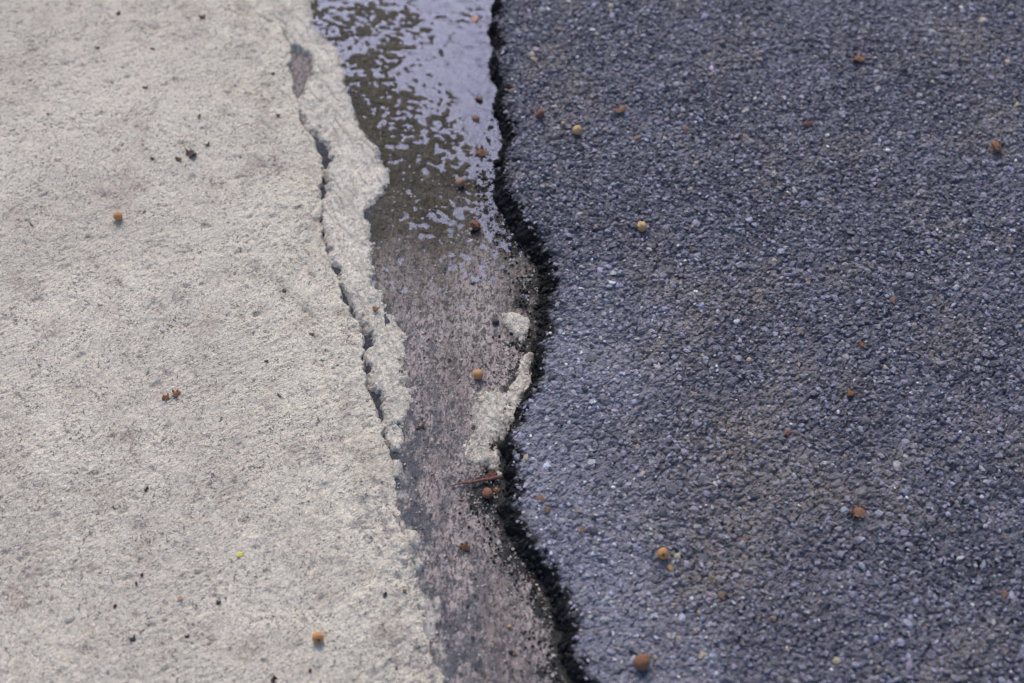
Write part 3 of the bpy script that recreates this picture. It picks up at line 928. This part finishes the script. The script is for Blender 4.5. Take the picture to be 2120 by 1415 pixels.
BITS = {
    'brown': mat_plain('husk_brown', (0.16, 0.075, 0.04), (0.10, 0.045, 0.028), 0.7, 0.3, 400, 0.0012, (0.04, 0.02, 0.015)),
    'rust': mat_plain('husk_rust', (0.33, 0.15, 0.07), (0.24, 0.10, 0.045), 0.7, 0.3, 400, 0.0012, (0.10, 0.045, 0.025)),
    'fluff': mat_plain('husk_fluff', (0.36, 0.20, 0.13), (0.28, 0.15, 0.10), 0.85, 0.2, 500, 0.0015, (0.13, 0.07, 0.05)),
    'darkred': mat_plain('bit_dark_red', (0.095, 0.026, 0.022), (0.055, 0.018, 0.018), 0.6, 0.3, 500, 0.001),
    'black': mat_plain('bit_black', (0.03, 0.028, 0.034), (0.05, 0.046, 0.055), 0.45, 0.5, 500, 0.001),
    'dark': mat_plain('bit_dark_brown', (0.085, 0.058, 0.05), (0.13, 0.085, 0.075), 0.75, 0.3, 500, 0.001),
    'olive': mat_plain('bit_olive', (0.13, 0.105, 0.045), (0.08, 0.065, 0.03), 0.75, 0.3, 500, 0.001),
    'yellow': mat_plain('petal_yellow', (0.72, 0.66, 0.16), (0.62, 0.55, 0.10), 0.6, 0.3, 400, 0.0005),
    'peach': mat_plain('bit_peach', (0.60, 0.30, 0.20), (0.50, 0.24, 0.15), 0.6, 0.3, 400, 0.0006),
    'seed': mat_plain('seed_tan', (0.52, 0.33, 0.15), (0.42, 0.24, 0.10), 0.5, 0.4, 400, 0.0006),
    'twig': mat_plain('twig_bark', (0.22, 0.10, 0.075), (0.14, 0.06, 0.05), 0.75, 0.3, 500, 0.0014, (0.07, 0.032, 0.028)),
}

def bit(name, cat, region, u, v_, w, h, ang, kind, label, curl=0.25, thick=0.10, group=None, edge=0.18, lift=0.12):
    """w, h: size on the photograph in pixels, ang: turn on the ground in degrees"""
    x, y, z = place(region, u, v_)
    k = mm_per_px(v_)
    if group == G:
        w, h = w * 0.85, h * 0.85
    L, B = w * k, h * k / (0.80 if abs(math.sin(math.radians(ang))) < .7 else 1.0)
    o = link(name, flake_mesh(int(u * 3 + v_ * 5), 1.0, B / L, curl * B / L, thick * B / L, BITS[kind], edge), None, label, cat, group)
    o.scale = (L, L, L)
    o.location = (x, y, z + lift * B + 0.0004)
    o.rotation_euler = (random.uniform(-.25, .25), random.uniform(-.25, .25), math.radians(ang))
    return o

def husk(region, u, v_, s, kind, label, petals=9, cat='husk', group='dry husks'):
    """a dry split fruit: a wrinkled core with dry scales standing round it"""
    x, y, z = place(region, u, v_)
    d = s * mm_per_px(v_)
    root = bpy.data.objects.new('husk', None)
    root.empty_display_size = 0.005
    col.objects.link(root)
    root['label'], root['category'], root['group'] = label, cat, group
    root.location = (x, y, z)
    c = link('core', berry_mesh(int(u + v_), 0.16, 0.6, BITS[kind]), root)
    c.scale = (d * 0.62, d * 0.62, d * 0.40)
    c.location = (0, 0, d * 0.08)
    for j in range(petals):
        a = 2 * math.pi * j / petals + random.uniform(-.3, .3)
        f = link('scale', flake_mesh(int(u * 2 + j * 13), 1.0, 0.55, 0.30, 0.05, BITS[kind], 0.22, 6), root)
        L = d * random.uniform(0.42, 0.62)
        f.scale = (L, L, L)
        f.location = (math.cos(a) * d * 0.27, math.sin(a) * d * 0.27, d * random.uniform(0.06, 0.16))
        f.rotation_euler = (random.uniform(-.35, .35), -random.uniform(0.0, 0.35), a)
    return root

G = 'small leaf bits on the concrete'
berry('c', 247, 449, 19, 'orange', 'orange berry with dark tip lying alone high on the pale concrete', tip=(0.85, 0.55))
berry('c', 660, 1318, 24, 'orange', 'orange-brown berry lying alone low on the pale concrete', tip=(-0.4, 0.35))
berry('a', 1195, 271, 19, 'tan', 'smooth tan berry on the far asphalt near the black edge', tip=(-0.2, 0.45))
berry('a', 1166, 257, 9, 'cream', 'tiny cream berry just left of the smooth tan berry', tip=(0.3, 0.3))
berry('a', 1118, 237, 20, 'red', 'red-brown shrivelled berry on the asphalt left of the tan berry', 0.10, 0.8, (0.9, 0.3))
berry('a', 1328, 469, 21, 'tan', 'split tan berry with dark base alone on the middle asphalt', 0.12, 0.85, (1.1, 0.5))
berry('g', 990, 776, 21, 'orange', 'shiny orange berry in the middle of the gutter beside the cement patch', 0.02, 0.97, (0.3, 0.6))
berry('g', 953, 380, 20, 'pink', 'pinkish tan berry sitting at the near tip of the puddle', 0.05, 0.9, (0.8, 0.4))
berry('g', 985, 468, 23, 'red', 'dark red wrinkled berry below the puddle near the black edge', 0.12, 0.8, (0.2, 0.3))
berry('a', 1371, 1145, 23, 'orange', 'orange-brown cracked berry above the tan seed on near asphalt', 0.06, 0.92, (-0.5, 0.25))
berry('a', 1327, 1368, 34, 'brown', 'largest brown berry at the bottom of the asphalt', 0.07, 0.82, (0.6, 0.7))
berry('g', 1010, 1021, 23, 'brown', 'brown berry wedged against the black edge below the twig', 0.08, 0.9, (0.1, 0.4))
berry('g', 993, 206, 17, 'wet', 'soaked brown berry in the puddle, farthest of the three at the black edge', 0.2, 0.45, (0.3, 0.25), 0.24)
berry('g', 984, 248, 18, 'wet', 'soaked brown berry in the puddle, middle of the three at the black edge', 0.22, 0.42, (1.2, 0.25), 0.24)
berry('a', 2060, 305, 25, 'brown', 'wrinkled brown berry near the right border of the far asphalt', 0.16, 0.6, (0.0, 0.2), 0.15)
husk('g', 997, 318, 27, 'fluff', 'soaked pinkish husk at the puddle rim against the black edge')
husk('g', 962, 1135, 26, 'brown', 'shrivelled reddish brown husk on the near gutter below the twig', 6)
husk('a', 1778, 1062, 34, 'fluff', 'fluffy brown husk on the near asphalt at the right')
husk('a', 1778, 124, 26, 'fluff', 'fluffy brown husk on the farthest asphalt at the top right')
husk('a', 1760, 815, 18, 'rust', 'small rust husk on the right asphalt below the orange leaf bit', 5)
husk('a', 1630, 895, 18, 'rust', 'broken rust husk on the asphalt right of the white chip', 4)
husk('g', 1028, 1016, 16, 'rust', 'spiky rust husk between the brown berry and the black edge', 7)
husk('c', 364, 817, 20, 'rust', 'rust brown husk, right one of the pair on the middle concrete', 5)
husk('c', 343, 824, 18, 'rust', 'rust brown husk, left one of the pair on the middle concrete', 5)

G = 'small leaf bits on the concrete'
bit('leaf_bit', 'leaf bit', 'a', 1670, 258, 26, 10, 8, 'brown', 'dark brown curled leaf bit on the far right asphalt', 0.5)
bit('leaf_bit', 'leaf bit', 'a', 1783, 715, 17, 9, -25, 'rust', 'orange leaf bit lying on the middle right asphalt', 0.4)
bit('seed', 'seed', 'a', 1388, 1176, 24, 11, -62, 'seed', 'long tan seed just below the cracked orange berry', -0.4, 0.45, edge=0.05)
bit('leaf_bit', 'leaf bit', 'a', 1283, 229, 26, 12, 15, 'fluff', 'faded brown leaf bit right of the smooth tan berry', 0.3)
bit('leaf_bit', 'leaf bit', 'c', 396, 322, 26, 18, -50, 'dark', 'largest dark purple-brown leaf shard high on the pale concrete', 0.6, 0.15)
bit('leaf_bit', 'leaf bit', 'c', 370, 331, 15, 9, -20, 'olive', 'olive brown bit just left of the dark leaf shard', 0.4, group=G)
bit('leaf_bit', 'leaf bit', 'c', 316, 330, 10, 6, -15, 'dark', 'dark brown crumb, second left of the dark leaf shard', 0.4, group=G)
bit('leaf_bit', 'leaf bit', 'c', 430, 301, 11, 9, 30, 'olive', 'olive crumb just right of and above the dark leaf shard', 0.4, group=G)
bit('leaf_bit', 'leaf bit', 'c', 301, 183, 14, 8, 0, 'olive', 'olive leaf bit alone in the upper left concrete', 0.4, group=G)
bit('leaf_bit', 'leaf bit', 'c', 246, 30, 11, 10, 40, 'brown', 'round brown leaf bit near the top border above the concrete', 0.4, group=G)
bit('leaf_bit', 'leaf bit', 'c', 420, 37, 16, 12, 20, 'dark', 'dark brown clod on the concrete near the top border', 0.6, 0.3, group=G)
bit('leaf_bit', 'leaf bit', 'c', 202, 100, 13, 6, 0, 'dark', 'thin dark bit below the round brown leaf bit', 0.4, group=G)
bit('leaf_bit', 'leaf bit', 'c', 316, 102, 12, 5, -25, 'black', 'black splinter on the far concrete right of the thin dark bit', 0.3, group=G)
bit('leaf_bit', 'leaf bit', 'c', 576, 240, 11, 7, 0, 'dark', 'dark crumb on the far concrete close to the crack', 0.4, group=G)
bit('leaf_bit', 'leaf bit', 'c', 566, 153, 10, 7, 20, 'olive', 'olive crumb beside the widest part of the crack', 0.4, group=G)
bit('leaf_bit', 'leaf bit', 'c', 412, 242, 9, 7, 60, 'olive', 'tiny olive crumb above the dark leaf shard', 0.4, group=G)
bit('leaf_bit', 'leaf bit', 'c', 100, 237, 8, 6, 0, 'dark', 'tiny dark crumb near the left border of the far concrete', 0.4, group=G)
bit('leaf_bit', 'leaf bit', 'c', 65, 466, 16, 4, -45, 'black', 'thin black splinter near the left border level with the orange berry', 0.2, group=G)
bit('seed', 'seed', 'c', 588, 603, 11, 9, 60, 'dark', 'dark oval seed on the middle concrete left of the crack', -0.4, 0.5, edge=0.05)
bit('leaf_bit', 'leaf bit', 'c', 646, 693, 13, 6, -15, 'brown', 'brown sliver on the concrete below the dark oval seed', 0.4, group=G)
bit('leaf_bit', 'leaf bit', 'c', 552, 748, 12, 5, 0, 'dark', 'dark sliver left of and below the brown sliver', 0.4, group=G)
bit('leaf_bit', 'leaf bit', 'c', 578, 820, 16, 5, -45, 'dark', 'slanting thin dark sliver on the middle concrete', 0.4, group=G)
bit('leaf_bit', 'leaf bit', 'm', 778, 641, 15, 10, -15, 'rust', 'rust leaf bit on the cement strip', 0.4)
bit('leaf_bit', 'leaf bit', 'm', 830, 771, 8, 7, -15, 'brown', 'tiny brown crumb on the lower part of the cement strip', 0.4)
bit('petal', 'petal', 'c', 497, 1150, 16, 8, 30, 'yellow', 'bright yellow petal on the near concrete', 0.2, 0.06, edge=0.08)
bit('leaf_bit', 'leaf bit', 'c', 453, 1248, 11, 8, 0, 'black', 'black fleck on the near concrete right below the yellow petal', 0.4, 0.3, group=G)
bit('leaf_bit', 'leaf bit', 'c', 275, 1323, 13, 10, 35, 'black', 'black clod low in the left concrete', 0.5, 0.4, group=G)
bit('leaf_bit', 'leaf bit', 'c', 387, 1318, 10, 8, 0, 'darkred', 'dark red fleck right of the black clod', 0.4, 0.3, group=G)
bit('leaf_bit', 'leaf bit', 'c', 303, 1014, 13, 8, 60, 'darkred', 'dark red sliver on the left concrete above the yellow petal', 0.4, 0.3, group=G)
bit('leaf_bit', 'leaf bit', 'c', 568, 1407, 15, 12, 60, 'darkred', 'dark red leaf bit cut by the bottom border of the concrete', 0.5, 0.3, group=G)
bit('leaf_bit', 'leaf bit', 'c', 294, 1191, 8, 7, 60, 'darkred', 'tiny dark red fleck left of the yellow petal', 0.4, 0.3, group=G)
bit('leaf_bit', 'leaf bit', 'c', 282, 1209, 8, 7, 90, 'darkred', 'tiny red-brown fleck below the tiny dark red fleck', 0.4, 0.3, group=G)
bit('leaf_bit', 'leaf bit', 'c', 238, 1256, 9, 9, 90, 'darkred', 'dull red fleck above the black clod', 0.4, 0.3, group=G)
bit('leaf_bit', 'leaf bit', 'c', 374, 1240, 11, 12, 90, 'peach', 'pale peach fleck left of the black fleck', 0.3, 0.1, group=G)
bit('leaf_bit', 'leaf bit', 'c', 797, 1232, 10, 11, 90, 'black', 'black crumb on the near slab close to its edge', 0.4, 0.3, group=G)
bit('leaf_bit', 'leaf bit', 'c', 838, 1224, 10, 7, -20, 'rust', 'rust fleck at the near slab edge beside the gutter', 0.4, 0.3, group=G)
bit('leaf_bit', 'leaf bit', 'c', 820, 1385, 8, 8, 0, 'darkred', 'dark red crumb by the slab edge at the bottom border', 0.4, 0.3, group=G)
bit('leaf_bit', 'leaf bit', 'c', 642, 1389, 8, 8, 0, 'darkred', 'dark red crumb directly below the low orange-brown berry', 0.4, 0.3, group=G)
bit('leaf_bit', 'leaf bit', 'g', 983, 42, 16, 14, -30, 'peach', 'peach leaf bit floating on the far puddle', 0.2, 0.06, lift=0.05)
bit('leaf_bit', 'leaf bit', 'g', 872, 887, 13, 8, 20, 'darkred', 'red leaf bit in the middle gutter left of the cement patch', 0.4)
bit('leaf_bit', 'leaf bit', 'g', 930, 748, 8, 8, 60, 'brown', 'tiny brown crumb left of the shiny orange berry', 0.4)
bit('leaf_bit', 'leaf bit', 'g', 1036, 850, 19, 8, 0, 'dark', 'dark brown bark piece on the mottled cement patch', 0.4, 0.35, lift=0.45)
bit('leaf_bit', 'leaf bit', 'g', 1014, 985, 28, 15, 20, 'twig', 'reddish torn leaf bit above the twig at the black edge', 0.15)

# dark oval pebble
def pebble(region, u, v_, w, kind, label):
    x, y, z = place(region, u, v_)
    d = w * mm_per_px(v_)
    o = link('pebble', berry_mesh(int(u), 0.05, 0.8, BITS[kind]), None, label, 'pebble')
    o.scale = (d, d * 0.85, d)
    o.location = (x, y - d * 0.25, z + d * 0.34)
    return o
pebble('g', 1026, 667, 16, 'black', 'glossy black oval pebble beside the bright cement lump')
pebble('g', 1054, 1297, 9, 'seed', 'tiny bright pebble on the near gutter beside the black edge')
pebble('g', 1058, 1349, 11, 'black', 'tiny black pebble at the bottom of the gutter')

# twig
def twig():
    pts = [(934, 1009), (955, 1004), (975, 1003), (996, 999), (1014, 998), (1032, 994)]
    rad = [1.2, 1.9, 2.6, 2.8, 3.4, 3.9]
    W = []
    for i, (u, v_) in enumerate(pts):
        x, y, z = place('g', u, v_)
        W.append(Vector((x, y, z + 0.0016 + 0.0005 * i)))
    def tube(W, rad, name, parent=None, **kw):
        n = 8
        V, F = [], []
        for i, p in enumerate(W):
            t = (W[min(i + 1, len(W) - 1)] - W[max(i - 1, 0)]).normalized()
            a = t.cross(Vector((0, 0, 1))).normalized()
            b = a.cross(t)
            for j in range(n):
                an = 2 * math.pi * j / n
                r = rad[i] * 0.00037 * random.uniform(0.8, 1.2)
                V.append(p + a * r * math.cos(an) + b * r * math.sin(an))
        for i in range(len(W) - 1):
            for j in range(n):
                F.append((i * n + j, i * n + (j + 1) % n, (i + 1) * n + (j + 1) % n, (i + 1) * n + j))
        me = mesh_np(name, np.array([tuple(q) for q in V]), np.array(F), BITS['twig'])
        return link(name, me, parent, **kw)
    t = tube(W, rad, 'twig', label='reddish brown twig lying across the gutter to the black edge', cat='twig')
    tube([W[2], W[2] + Vector((0.004, 0.006, 0.002)), W[2] + Vector((0.006, 0.010, 0.0025))], [1.5, 1.1, 0.6], 'side_shoot', t)
twig()
